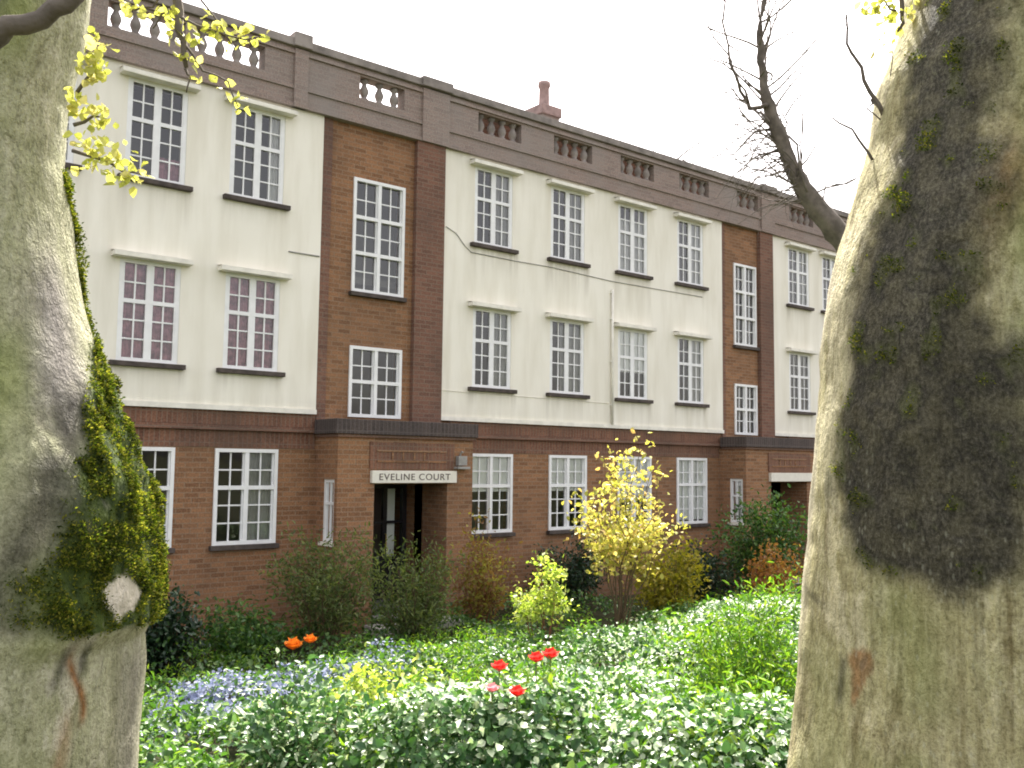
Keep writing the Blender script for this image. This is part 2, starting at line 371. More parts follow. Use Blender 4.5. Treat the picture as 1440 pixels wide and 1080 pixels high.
for (a, b), cu, cl in zip(upper_x, curt_u, curt_l):
    wins.append((a, b, UB, UT, -.05, (2, 3), cu, True, True)); wins.append((a, b, LB, LT, -.05, (2, 3), cl, True, True))
for (a, b), cg in zip(ground_x, curt_g): wins.append((a, b, GB, GT, 0, (2, 3), cg, False, True))
for a, b in stairs:
    wins.append((a, b, 5.53, 7.50, .0, (2, 2, 2), 'none', False, True)); wins.append((a, b, 3.41, 4.61, .0, (2, 2), 'none', False, False))
holes = [(w[0], w[1], w[2], w[3]) for w in wins] + [(a, b, .1, 2.31) for a, b in doors]
panels = [(XL, 7.22), (9.67, 17.62), (19.56, XR)]
m1 = MB(); wall_holes(m1, XL, XR, -.6, PB-.02, 0, holes, .25)
bays = [(7.22, 9.67), (17.62, 19.56)]
for a, b in bays: wall_holes(m1, a, b, PB-.02, PT+.3, 0, holes, .25)
# end and rear walls
m1.quad((XL, 0, -.6), (XL, 9, -.6), (XL, 9, 8.9), (XL, 0, 8.9)); m1.quad((XR, 0, -.6), (XR, 0, 8.9), (XR, 9, 8.9), (XR, 9, -.6)); m1.quad((XL, 9, -.6), (XR, 9, -.6), (XR, 9, 8.9), (XL, 9, 8.9))
wall = m1.build('wall', M['brick'], B)
for a, b in panels:
    m = MB(); hs = [h for h in holes if h[1] > a and h[0] < b and h[3] > PB]
    wall_holes(m, a, b, PB, PT+.02, -.05, hs, .30, .09)
    m.quad((a, -.05, PB), (a, -.05, PT+.02), (a, .02, PT+.02), (a, .02, PB)); m.quad((b, -.05, PB), (b, .02, PB), (b, .02, PT+.02), (b, -.05, PT+.02))
    m.quad((a, -.05, PB), (a, .0, PB), (b, .0, PB), (b, -.05, PB))
    V = np.array(m.v); gr = np.zeros(len(V))
    for h0, h1, h2, h3 in hs:
        ln = random.uniform(.35, .9); am = random.uniform(.35, .8)
        for e0, e1, k_ in ((h0-.10, h0+.06, 1.0), (h1-.06, h1+.10, 1.0), (h0, h1, .45)):
            dz = h2-.05-V[:, 2]; gr = np.maximum(gr, am*k_*np.clip(1-dz/ln, 0, 1)*(dz > -.02)*(V[:, 0] > e0)*(V[:, 0] < e1))
    gr = np.maximum(gr, .45*np.clip(1-(PT-V[:, 2])/.35, 0, 1)*vnoise(V, .8, 5)); gr = np.maximum(gr, .35*np.clip(1-(V[:, 2]-PB)/.3, 0, 1)*vnoise(V, 1.1, 6))
    o = m.build('render_panel', M['render'], B); at = o.data.attributes.new('grime', 'FLOAT', 'POINT'); at.data.foreach_set('value', gr.astype(np.float32))
    m = MB(); m.box(a, b, -.085, -.052, PB-.03, PB+.045); m.build('drip_edge', M['hood'], o)
# piers beside the stair windows
for a, b in ((9.05, 9.66), (19.03, 19.55), (7.225, 7.40), (17.625, 17.75)):
    w = .10 if b-a > .3 else .03
    m = MB(); m.box(a, b, -w, .02, PB-.2, PT+.01); m.build('brick_pier', M['brick_dark'], B)
# string course and soldier bands
segs = [(XL, 7.24), (9.91, 17.51), (20.2, XR)]
for a, b in segs:
    m = MB(); m.box(a, b, -.03, .01, 3.20, 3.42); m.build('soldier_course', M['brick_soldier'], B)
    m = MB(); m.box(a, b, -.075, .01, 3.12, 3.195); m.build('string_course', M['brick_dark'], B)
    m = MB(); m.box(a, b, -.012, .01, 2.86, 3.115); m.build('soldier_course', M['brick_soldier'], B)
# rooms behind the windows
m = MB()
m.quad((XL, 1.6, -.5), (XR, 1.6, -.5), (XR, 1.6, 8.7), (XL, 1.6, 8.7))
for z in (.25, 3.15, 5.85):
    m.box(XL+.1, XR-.1, .27, 1.6, z-.12, z)
for x in (1.5, 3.66, 5.28, 7.24, 9.7, 11.8, 13.7, 15.6, 17.6, 19.6, 21.4, 23.5): m.box(x-.05, x+.05, .27, 1.59, -.4, 8.6)
m.build('interior', M['dark_room'], B)
m = MB(); m.quad((XL, -.05, 8.66), (XR, -.05, 8.66), (XR, 9, 8.66), (XL, 9, 8.66)); m.build('roof', M['roof'], B)

# windows
def curtain_sheet(x0, x1, z0, z1, y, waves, amp):
    n = max(8, int(waves*6)); v = []; f = []
    for i in range(n+1):
        x = x0+(x1-x0)*i/n; yy = y+amp*math.sin(i/n*waves*2*math.pi+x*3)
        v += [(x, yy, z0), (x, yy+amp*.3, z1)]
    for i in range(n): f.append((2*i, 2*i+2, 2*i+3, 2*i+1))
    m = MB(); m.poly(v, f); return m
def window(x0, x1, z0, z1, y, rows, cur, hood, sill):
    fw = .055; h = z1-z0; w = x1-x0
    pr = .03 if not hood else -.01
    fy0, fy1 = y-pr, y+.08
    m = MB()
    m.box(x0-.0, x0+fw, fy0, fy1, z0, z1); m.box(x1-fw, x1+.0, fy0, fy1, z0, z1)
    m.box(x0+fw, x1-fw, fy0, fy1, z1-fw, z1); m.box(x0+fw, x1-fw, fy0, fy1, z0, z0+fw)
    xm = (x0+x1)/2; m.box(xm-.032, xm+.032, fy0+.006, fy1-.006, z0+fw, z1-fw)
    tot = sum(rows); ih = h-2*fw; rh = ih/tot; cuts = []; acc = 0
    for r in rows[:-1]:
        acc += r; zc = z1-fw-acc*rh; cuts.append(zc)
        m.box(x0+fw, xm-.033, fy0+.004, fy1-.004, zc-.03, zc+.03); m.box(xm+.033, x1-fw, fy0+.004, fy1-.004, zc-.03, zc+.03)
    root = m.build('window', M['white'], B)
    g = MB(); bw = .011
    for s0, s1 in ((x0+fw, xm-.032), (xm+.032, x1-fw)):
        c = (s0+s1)/2; g.box(c-bw, c+bw, y+.025, y+.052, z0+fw, z1-fw)
        k = 0
        for r in range(1, tot):
            zc = z1-fw-r*rh
            if any(abs(zc-q) < .01 for q in cuts): continue
            g.box(s0, s1, y+.027, y+.050, zc-bw, zc+bw)
        # casement rims
        g.box(s0, s0+.022, y+.015, y+.06, z0+fw, z1-fw); g.box(s1-.022, s1, y+.015, y+.06, z0+fw, z1-fw)
    g.build('glazing_bars', M['white'], root)
    q = MB()
    lims = [z1-fw]+cuts+[z0+fw]
    for s0, s1 in ((x0+fw, xm-.032), (xm+.032, x1-fw)):
        for a, b in zip(lims, lims[1:]):
            t = random.uniform(-.004, .004); t2 = random.uniform(-.004, .004)
            q.quad((s0, y+.04+t, b), (s1, y+.04-t, b), (s1, y+.04-t+t2, a), (s0, y+.04+t+t2, a))
    q.build('pane', M['glass'], root)
    if hood:
        k = MB(); k.box(x0-.13, x1+.13, y-.17, y-.001, z1+.005, z1+.075)
        k.poly([(x0-.13, y-.17, z1+.075), (x1+.13, y-.17, z1+.075), (x1+.13, y-.001, z1+.105), (x0-.13, y-.001, z1+.105)], [(0, 1, 2, 3)])
        k.build('hood', M['hood'], root, bevel=.006)
    if sill:
        e = .10 if hood else .04
        k = MB(); k.box(x0-e, x1+e, y-.09, y+.02, z0-.075, z0-.004); k.build('sill', M['sill'], root, bevel=.006)
    cy = y+.085
    def cs(a, b, c, d, mt, waves=6, amp=.018, nm='curtain'): curtain_sheet(a, b, c, d, y+.062 if nm == 'blind' else cy, waves, amp).build(nm, M[mt], root, smooth=True)
    if cur == 'net_r': cs(xm+.1, x1-.01, z0, z1, 'net', 5)
    elif cur == 'net_r2': cs(x1-.24, x1-.01, z0, z1, 'net', 4)
    elif cur == 'grey_r': cs(xm+.02, x1-.01, z0, z1, 'grey_curtain', 5)
    elif cur == 'grey_r2': cs(xm-.12, x1-.01, z0, z1-.1, 'grey_curtain', 6); 
    elif cur == 'net_low': cs(x0+.01, x1-.01, z0, z0+h*.8, 'net', 9)
    elif cur == 'mauve': cs(x0+.01, x1-.01, z0, z1, 'mauve', 9)
    elif cur == 'mauve_low': cs(xm, x1-.01, z0, z0+h*.27, 'mauve', 5); 
    elif cur == 'blind_top': cs(x0+.03, x1-.03, z0+h*.52, z1, 'blind', 1, .002, 'blind')
    elif cur == 'blind_half': cs(x0+.03, x1-.03, z0+h*.38, z1, 'blind', 1, .002, 'blind')
    elif cur == 'blind_half2': cs(x0+.03, x1-.03, z0+h*.06, z1, 'blind', 7, .012, 'blind')
    return root
for w in wins: window(*w)

# parapet with balustrade openings
PF, PK = -.10, .14
grp = [(2.0, 3.15), (3.72, 4.84), (5.0, 6.12)] + [(a+.02, b+.16) for a, b in upper_x if a > 7] + [(7.85, 8.75), (18.15, 18.98)]
ph = [(a, b, 8.87, 9.25) for a, b in grp]
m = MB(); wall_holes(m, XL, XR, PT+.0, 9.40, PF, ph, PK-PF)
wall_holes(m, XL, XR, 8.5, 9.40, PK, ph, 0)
m.quad((XL, PF, PT), (XL, .0, PT), (XR, .0, PT), (XR, PF, PT)); par = m.build('parapet', M['brick_hazed'], B)
m = MB(); m.box(9.75, XR-.1, .36, .44, 8.67, 9.47); m.build('sky_blocker', M['brick_dark'], par)  # unseen panel added to block the sky, so the openings here look dark
m = MB(); m.box(XL-.02, XR+.02, PF-.06, PK+.05, 9.40, TOP); m.build('coping', M['coping'], par, bevel=.012)
m = MB(); m.box(XL, XR, PF-.035, PF+.01, 9.285, 9.34); m.box(XL, XR, PF-.03, PF+.01, 8.70, 8.755); m.box(XL, XR, PF-.03, PF+.01, PT+.002, PT+.06); m.build('moulding', M['brick_hazed'], par)
prof = [(.075, 0), (.075, .04), (.045, .06), (.06, .10), (.082, .16), (.074, .21), (.042, .28), (.04, .31), (.072, .335), (.072, .38)]
for a, b in grp:
    n = round((b-a)/.27)
    for k in range(n):
        x = a + (b-a)*(k+.5)/n
        mm = MB(); mm.lathe(prof, (x, .02, 8.87), 12); mm.build('baluster', M['coping'], par, smooth=True)
for a, b in ((9.12, 9.70), (19.05, 19.58), (6.62, 6.86)):
    m = MB(); m.box(a, b, PF-.05, PK+.03, PT, 9.37); m.build('parapet_pier', M['brick_hazed'], par)
    m = MB(); m.box(a-.04, b+.04, PF-.11, PK+.1, 9.395, TOP+(.09 if b-a < .3 else .035)); m.build('pier_cap', M['coping'], par, bevel=.012)

# porches with front doors
def text_part(txt, x0, x1, z0, h, y, parent):
    cu = bpy.data.curves.new('sign_text', 'FONT'); cu.body = txt; cu.size = h/.7; cu.extrude = .003; cu.space_character = 1.12
    to = bpy.data.objects.new('sign_text', cu); COL.objects.link(to)
    dg = bpy.context.evaluated_depsgraph_get(); dg.update(); me = bpy.data.meshes.new_from_object(to.evaluated_get(dg))
    bpy.data.objects.remove(to); n = len(me.vertices); a = np.empty(n*3, np.float32); me.vertices.foreach_get('co', a); a = a.reshape(-1, 3)
    s = (x1-x0)/(a[:, 0].max()-a[:, 0].min())
    o = np.stack([x0+(a[:, 0]-a[:, 0].min())*s, y-a[:, 2], z0+a[:, 1]], 1); me.vertices.foreach_set('co', o.astype(np.float32).ravel())
    link('lettering', me, M['letter'], parent)
for (a, b), (d0, d1), sx in zip(PORCH, doors, (7.85, 18.38)):
    m = MB(); yb = -.004
    wall_holes(m, a, b, -.5, 3.06, PY, [(d0, d1, .1, 2.31)], .3)
    # side walls, the near one holds a narrow window
    sw = (-.66, -.30, 1.40, 2.38)
    for ya, yb_, za, zb in ((PY, sw[0], -.5, 3.06), (sw[1], -.002, -.5, 3.06), (sw[0], sw[1], -.5, sw[2]), (sw[0], sw[1], sw[3], 3.06)):
        m.quad((a, yb_, za), (a, ya, za), (a, ya, zb), (a, yb_, zb))
    for (p, q_) in (((a, sw[0], sw[2]), (a, sw[0], sw[3])), ((a, sw[1], sw[2]), (a, sw[1], sw[3]))):
        m.quad(p, q_, (a+.2, q_[1], q_[2]), (a+.2, p[1], p[2]))
    m.quad((a, sw[0], sw[2]), (a, sw[1], sw[2]), (a+.2, sw[1], sw[2]), (a+.2, sw[0], sw[2])); m.quad((a, sw[0], sw[3]), (a+.2, sw[0], sw[3]), (a+.2, sw[1], sw[3]), (a, sw[1], sw[3]))
    m.quad((b, PY, -.5), (b, -.002, -.5), (b, -.002, 3.06), (b, PY, 3.06))
    # passage inside
    m.quad((d0, PY+.3, .1), (d0, .9, .1), (d0, .9, 2.31), (d0, PY+.3, 2.31)); m.quad((d1, PY+.3, .1), (d1, PY+.3, 2.31), (d1, .9, 2.31), (d1, .9, .1)); m.quad((d0, PY+.3, 2.31), (d0, .9, 2.31), (d1, .9, 2.31), (d1, PY+.3, 2.31))
    P = m.build('porch', M['brick'], B)
    m = MB(); m.box(d0-.1, d1+.12, PY-.022, PY+.01, 2.55, 2.98); m.build('brick_ornament', M['brick_soldier'], P)
    m = MB(); m.box(d0+.02, d1-.05, PY-.034, PY-.02, 2.66, 2.69); m.box(d0+.02, d1-.05, PY-.034, PY-.02, 2.83, 2.86); m.box(d0+.3, d0+.33, PY-.036, PY-.02, 2.7, 2.82); m.box(d0+.5, d0+.53, PY-.036, PY-.02, 2.7, 2.82); m.box(d0+.72, d0+.75, PY-.036, PY-.02, 2.7, 2.82); m.box(d0+.92, d0+.95, PY-.036, PY-.02, 2.7, 2.82); m.build('raised_bricks', M['brick'], P)
    m = MB(); m.box(a-.08, b+.06, PY-.08, -.09, 3.10, 3.335); m.build('coping', M['brick_black'], P, bevel=.01)
    m = MB(); m.box(a-.03, b+.03, PY-.04, -.09, 3.05, 3.10); m.build('moulding', M['brick_dark'], P)
    m = MB(); m.box(sx, sx+1.66, PY-.07, PY+.02, 2.325, 2.525); S = m.build('name_sign', M['sign'], P, bevel=.006)
    if sx < 10: pass
    S2 = S
    # the narrow side window
    f = MB(); x = a+.02
    f.box(x, x+.05, sw[0], sw[0]+.05, sw[2], sw[3]); f.box(x, x+.05, sw[1]-.05, sw[1], sw[2], sw[3]); f.box(x, x+.05, sw[0]+.05, sw[1]-.05, sw[2], sw[2]+.05); f.box(x, x+.05, sw[0]+.05, sw[1]-.05, sw[3]-.05, sw[3])
    f.box(x+.006, x+.044, sw[0]+.05, sw[1]-.05, 1.98, 2.02); W = f.build('side_window', M['white'], B)
    g = MB(); g.box(x+.012, x+.036, -.49, -.47, sw[2]+.05, sw[3]-.05); g.build('glazing_bars', M['white'], W)
    g = MB(); g.quad((x+.03, sw[0]+.05, sw[2]+.05), (x+.03, sw[1]-.05, sw[2]+.05), (x+.03, sw[1]-.05, sw[3]-.05), (x+.03, sw[0]+.05, sw[3]-.05)); g.build('pane', M['glass'], W)
    g = MB(); g.box(a-.05, a+.02, sw[0]-.03, sw[1]+.03, sw[2]-.06, sw[2]-.003); g.build('sill', M['hood'], W)
    # front door with glazed lights
    dx = d0+.55
    m = MB(); m.box(d0+.02, dx-.02, .52, .58, .1, 2.30); m.box(dx-.02, dx+.06, .50, .60, .1, 2.30); m.box(d1-.08, d1-.0, .50, .60, .1, 2.30); m.box(dx+.06, d1-.08, .52, .58, .1, 1.0); m.box(dx+.06, d1-.08, .52, .58, 2.2, 2.30)
    xm = (dx+d1)/2; m.box(xm-.04, xm+.04, .51, .58, 1.0, 2.2); m.box(dx+.06, xm-.04, .52, .575, 1.58, 1.63); m.box(xm+.04, d1-.08, .52, .575, 1.58, 1.63)
    Dn = m.build('front_door', M['door'], B)
    g = MB(); g.quad((dx+.06, .55, 1.0), (xm-.04, .55, 1.0), (xm-.04, .55, 2.2), (dx+.06, .55, 2.2)); g.quad((xm+.04, .55, 1.0), (d1-.08, .55, 1.0), (d1-.08, .55, 2.2), (xm+.04, .55, 2.2)); g.build('pane', M['glass'], Dn)
    g = MB(); g.box(xm+.08, xm+.25, .60, .61, 1.0, 2.19); g.build('notice_board', M['blind'], Dn)
    g = MB(); g.tube([(xm-.01, .50, 1.15), (xm-.01, .44, 1.15), (xm-.01, .44, 1.4), (xm-.01, .50, 1.4)], .012, 8); g.build('handle', M['brass'], Dn, smooth=True)
    m = MB(); m.box(d0-.12, d1+.1, PY-.42, .9, -.3, .1); m.build('step', M['stone'], B, bevel=.012)
    if sx < 10: text_part('EVELINE COURT', sx+.13, sx+1.52, 2.375, .105, PY-.0725, S)
# security light by the left porch
m = MB(); m.box(9.52, 9.70, PY-.10, PY-.01, 2.62, 2.78); m.box(9.48, 9.74, PY-.14, PY-.002, 2.56, 2.60); m.tube([(9.61, PY-.01, 2.78), (9.61, PY-.06, 2.86), (9.61, PY-.10, 2.84)], .015, 8); m.build('alarm_box', M['metal'], B, bevel=.008)
# pipe and cables on the cream wall
m = MB(); m.tube([(13.97, -.085, 3.5), (13.97, -.085, 6.32)], .028, 8)
for z in (3.9, 4.8, 5.7, 6.25): m.box(13.93, 14.01, -.09, -.045, z-.02, z+.02)
m.build('overflow_pipe', M['hood'], B, smooth=True)
m = MB(); m.tube([(9.72, -.06, 6.95), (9.95, -.06, 6.86), (10.15, -.06, 6.66), (10.3, -.06, 6.56), (11.4, -.06, 6.55), (12.2, -.06, 6.56), (14.0, -.06, 6.5), (16.9, -.06, 6.52)], .008, 5); m.build('cable', M['metal'], B)
m = MB(); m.tube([(6.65, -.06, 6.02), (7.2, -.06, 6.02)], .012, 5); m.build('cable', M['metal'], B)
m = MB(); m.tube([(9.72, -.06, 3.96), (11.3, -.06, 3.95), (13.9, -.06, 3.93)], .006, 5); m.build('cable', M['hood'], B)
# chimney
m = MB(); m.box(14.86, 15.42, 3.25, 3.85, 8.6, 11.3); ch = m.build('chimney', M['brick_hazed'], B)
m = MB(); m.box(14.81, 15.47, 3.2, 3.9, 11.3, 11.55); m.build('chimney_cap', M['pot'], ch, bevel=.02)
m = MB(); m.lathe([(.17, 0), (.17, .06), (.14, .10), (.13, .55), (.16, .60), (.16, .70), (.12, .70)], (15.17, 3.55, 11.55), 14); m.build('chimney_pot', M['pot'], ch, smooth=True)

# ------------------------------------------------------------------ foreground plane trees
CF = np.array([Fv[0], Fv[1], 0]); CF /= np.linalg.norm(CF); CR = np.array([CF[1], -CF[0], 0])
def facing(p):
    f_ = np.array([p[0]-CAM[0], p[1]-CAM[1], 0]); f_ /= np.linalg.norm(f_); return f_, np.array([f_[1], -f_[0], 0])
def trunk(name, parent, centre, radius, zs, nseg, masks, material, disp, FF, FR):
    "tapered trunk; centre(z), radius(phi,z); phi = 0 to the right seen from the path, 90 towards the path"
    ph = np.linspace(0, 2*math.pi, nseg, endpoint=False); Z, PH = np.meshgrid(zs, ph, indexing='ij')
    r = radius(PH, Z); c = centre(Z)
    D = np.cos(PH)[..., None]*FR - np.sin(PH)[..., None]*FF
    P = c + D*r[..., None]
    P = P + D*disp(P, PH, Z)[..., None]
    V = P.reshape(-1, 3); nz = len(zs); f = []
    for i in range(nz-1):
        for k in range(nseg):
            k2 = (k+1) % nseg; f.append((i*nseg+k, i*nseg+k2, (i+1)*nseg+k2, (i+1)*nseg+k))
    f.append(tuple(range(nseg))[::-1]); f.append(tuple((nz-1)*nseg+k for k in range(nseg)))
    me = bpy.data.meshes.new(name); me.from_pydata(V.tolist(), [], f)
    mk = masks(P, PH, Z)
    for n, a in mk.items():
        at = me.attributes.new(n, 'FLOAT', 'POINT'); at.data.foreach_set('value', np.clip(a, 0, 1).astype(np.float32).ravel())
    o = link(name, me, material, parent, smooth=True)
    return o, P, D, mk
def sm(x, a, b):
    t = np.clip((x-a)/(b-a+1e-9), 0, 1); return t*t*(3-2*t)
def zpix(d, py): return CAM[2] + (645-py)*d/FPX     # height at distance d for a photo row
# left tree -------------------------------------------------------------
DL = 1.75; KL = FPX/DL
baseL = survey(-60, 645, DL); baseL[2] = 0
TL = empty('plane_tree', (baseL[0], baseL[1], float(ground_z(baseL[1]))), 'pale plane tree trunk with a mossy burl at the left edge', 'tree', 'plane trees framing the garden')
rows = np.array([-900, -300, 0, 100, 200, 300, 400, 470, 520, 580, 640, 700, 780, 830, 880, 910, 950, 1080, 1300, 1600, 1900]); ZL = 1.66; KL = FPX/ZL; zr = np.array([zpix(ZL, y) for y in rows])[::-1]
bas = np.array([.25,.22,.188,.166,.166,.188,.214,.225,.235,.25,.272,.293,.315,.330,.348,.356,.358,.352,.350,.38,.46])[::-1]
bul = np.array([0, 0, 0, 0, 0, 0, .0, .015, .03, .045, .06, .07, .06, .056, .038, .0, 0, 0, 0, 0, 0])[::-1]
def radL(PH, Z):
    w = np.exp(-(np.minimum(PH, 2*math.pi-PH)/math.radians(65))**2*1.0)
    w2 = np.exp(-((PH-math.radians(38))/math.radians(45))**2)
    return .925*(np.interp(Z, zr, bas) + np.interp(Z, zr, bul)*np.maximum(w, w2))
cL = lambda Z: np.stack([np.full_like(Z, baseL[0]), np.full_like(Z, baseL[1]), Z], -1)
def pyL(Z): return 645-(Z-CAM[2])*KL
def masksL(P, PH, Z):
    py = pyL(Z); n1 = fbm(P, 9, 5, 4); n2 = fbm(P, 30, 9, 3); pd = np.degrees(np.where(PH > math.pi, PH-2*math.pi, PH))
    lim = np.interp(py, [180, 200, 390, 430, 500, 560, 650, 740, 800, 850, 880, 905], [-60, 14, 14, 20, 30, 44, 58, 64, 74, 74, 60, -60])
    moss = sm(lim-pd+(n1-.5)*38, -3, 9)*sm(pd, -70, -40)
    moss *= sm(n2, .10, .28)
    drip = np.exp(-((pd-(52+(py-900)*.05+6*np.sin(py*.03)))/1.5)**2)*sm(py, 885, 925)*(1-sm(py, 985, 1015)) + .45*np.exp(-((pd-(56+(py-960)*.03))/2.6)**2)*sm(py, 960, 1010)*(1-sm(py, 1060, 1120))
    pale = sm(1-(((pd-41)/8.5)**2+((py-836)/38)**2)+(fbm(P, 24, 71, 3)-.5)*2.2, .1, .3)*sm(1-(((pd-41)/12)**2+((py-836)/48)**2), 0, .1)
    stripe = np.exp(-((pd-(48-.02*(400-py)))/15)**2)*sm(py, 260, 420)*(1-sm(py, 700, 850))
    grey = stripe*sm(n1, .25, .6)*.95 + np.exp(-((pd-24)/12)**2)*sm(py, 880, 960)*.6
    green = sm(pd, 52, 72)*sm(fbm(P, 5, 21, 3), .32, .6)*.9*(1-.5*sm(py, 880, 960))
    dark = np.exp(-((pd-lim-5)/9)**2)*sm(py, 440, 600)*(1-sm(py, 850, 890))*.75*sm(n1, .3, .6)
    drip2 = np.exp(-((pd-(62+4*np.sin(py*.02)))/2.0)**2)*sm(py, 880, 905)*(1-sm(py, 925, 965))*.8 + np.exp(-((pd-52)/2.2)**2)*sm(py, 880, 905)*(1-sm(py, 925, 950))*.8
    return dict(moss=moss*(1-pale), stain=drip, pale=pale, grey=grey, green=green, dark=np.maximum(dark*(1-moss), drip2*(1-drip*.5)))
def dispL(P, PH, Z):
    py = pyL(Z); b = np.interp(Z, zr, bul)/.07
    return (fbm(P, 3.2, 31, 4)-.5)*.03 + (fbm(P, 14, 33, 3)-.5)*(.008+.028*b) + .006*np.sin(PH*5+1)*sm(py, 0, 600)
zsL = np.linspace(zr[0], zr[-1], 420)
oL, PL, DLm, mkL = trunk('trunk', TL, cL, radL, zsL, 300, masksL, M['bark_left'], dispL, *facing(baseL))
def moss_tufts(name, parent, P, D, mk, n, size, seed, thr=.35):
    r = np.random.default_rng(seed); w = np.where(mk['moss'] > thr, mk['moss'], 0).ravel(); w = w/w.sum()
    i = r.choice(len(w), n, p=w); p = P.reshape(-1, 3)[i] + r.normal(size=(n, 3))*.004; d = D.reshape(-1, 3)[i]
    ax = unit(d + np.array([0, 0, .25]) + r.normal(size=(n, 3))*.75)
    p = p + d*(fbm(p, 26, 7, 2)-.45)[:, None]*.038
    me = leaf_mesh(name, p - d*.004, ax, r.normal(size=(n, 3)), size*r.uniform(.5, 1.5, n), .5, .1, .2)
    return link(name, me, M['moss'], parent)
moss_tufts('moss', TL, PL, DLm, mkL, 110000, .0052, 3)

def twig(pts, r0, r1, mb, n=6, wob=.0):
    k = len(pts); P = [np.array(p, float) for p in pts]
    out = []
    for i in range(k-1):
        for t in (0, .5): out.append(P[i]*(1-t)+P[i+1]*t + rng.normal(size=3)*wob)
    out.append(P[-1]); rr = np.linspace(r0, r1, len(out)); mb.tube(out, list(rr), n); return out
def sprig_leaves(name, parent, centres, n, spread, size, m, up=.4, down=0, width=.75):
    ps = []; 
    for c in centres: ps.append(np.array(c)+rng.normal(size=(n, 3))*spread)
    ps = np.concatenate(ps); k = len(ps); ax = unit(rng.normal(size=(k, 3))+np.array([0, 0, up-down]))
    me = leaf_mesh(name, ps, ax, rng.normal(size=(k, 3))+np.array([0, 0, .6]), size*rng.uniform(.55, 1.3, k), width, .1, .12)
    return link(name, me, m, parent)
# shoots of young leaves along its right side
for pts, clusters in (
    ([(108, 130), (130, 100), (140, 78)], [(132, 84), (138, 98), (128, 108), (140, 68)]),
    ([(105, 175), (130, 165), (150, 168)], [(122, 160), (145, 170), (116, 150)]),
    ([(102, 215), (140, 222), (175, 240), (200, 246)], [(118, 200), (150, 212), (172, 232), (188, 246), (160, 240), (128, 225)])):
    s = MB(); q = [survey(x, y, 1.72) for x, y in pts]; twig(q, .004, .0015, s, 5, .002); o = s.build('leafy_shoot', M['twigbark'], TL, smooth=True)
    sprig_leaves('leaves', o, [survey(x, y, 1.71) for x, y in clusters], 16, .013, .020, M['spring'])
s = MB(); q = [survey(x, y, 1.9) for x, y in [(60, -420), (190, -200), (246, -40), (252, 20), (259, 60), (262, 95)]]; twig(q, .016, .0045, s, 6, .004)
for pp in ([(246, -40), (215, 10), (185, 15)], [(252, 20), (300, 45), (345, 55), (372, 52)], [(246, -40), (300, 20), (330, 70)], [(262, 95), (268, 110), (262, 130)], [(252, 10), (230, 20), (215, 40)], [(300, 100), (318, 115), (335, 150)]):
    if pp[0] == (300, 100): pp = [(259, 60), (285, 95)] + pp[1:]
    twig([survey(x, y, 1.9) for x, y in pp], .003, .0012, s, 5, .003)
o = s.build('hanging_branch', M['twigbark'], TL, smooth=True)
sprig_leaves('leaves', o, [survey(x, y, 1.9) for x, y in [(186, 10), (178, 5), (232, 20), (243, 28), (290, 38), (312, 45), (345, 48), (362, 56), (322, 50), (274, 60), (298, 108), (262, 85), (250, 50), (205, 25), (335, 145)]], 9, .012, .020, M['spring'])
s = MB(); q = [survey(x, y, 1.42) for x, y in [(-60, 78), (0, 52), (35, 36), (75, 20), (108, -8), (150, -80)]]; twig(q, .017, .012, s, 9, .003); s.build('low_branch', M['twigbark'], TL, smooth=True)

# right tree -------------------------------------------------------------
DR = 2.2; KR = FPX/DR
rowsR = np.array([-700, -200, 0, 100, 200, 320, 400, 500, 600, 700, 850, 950, 1080, 1300, 1600, 1750]); zR = np.array([CAM[2]+(657-y)/KR for y in rowsR])[::-1]
edge = np.array([1420, 1325, 1290, 1250, 1233, 1200, 1180, 1162, 1150, 1145, 1138, 1131, 1112, 1085, 1030, 970])[::-1]
rpx = np.array([190, 200, 207, 215, 222, 230, 236, 242, 248, 252, 256, 260, 268, 285, 330, 380])[::-1]
def cR(Z):
    px = np.interp(Z, zR, edge+rpx); p0 = survey(720, 645, DR); p0[2] = 0
    q = p0[None, None] + CR*((px-720)/KR)[..., None]; q = np.array(q); q[..., 2] = Z; return q
def radR(PH, Z): return np.interp(Z, zR, rpx)/KR*.985
bR = survey(1380, 1080, DR)
TR = empty('plane_tree', (bR[0], bR[1], float(ground_z(bR[1]))), 'thick plane tree trunk with a large dark patch at the right edge', 'tree', 'plane trees framing the garden')
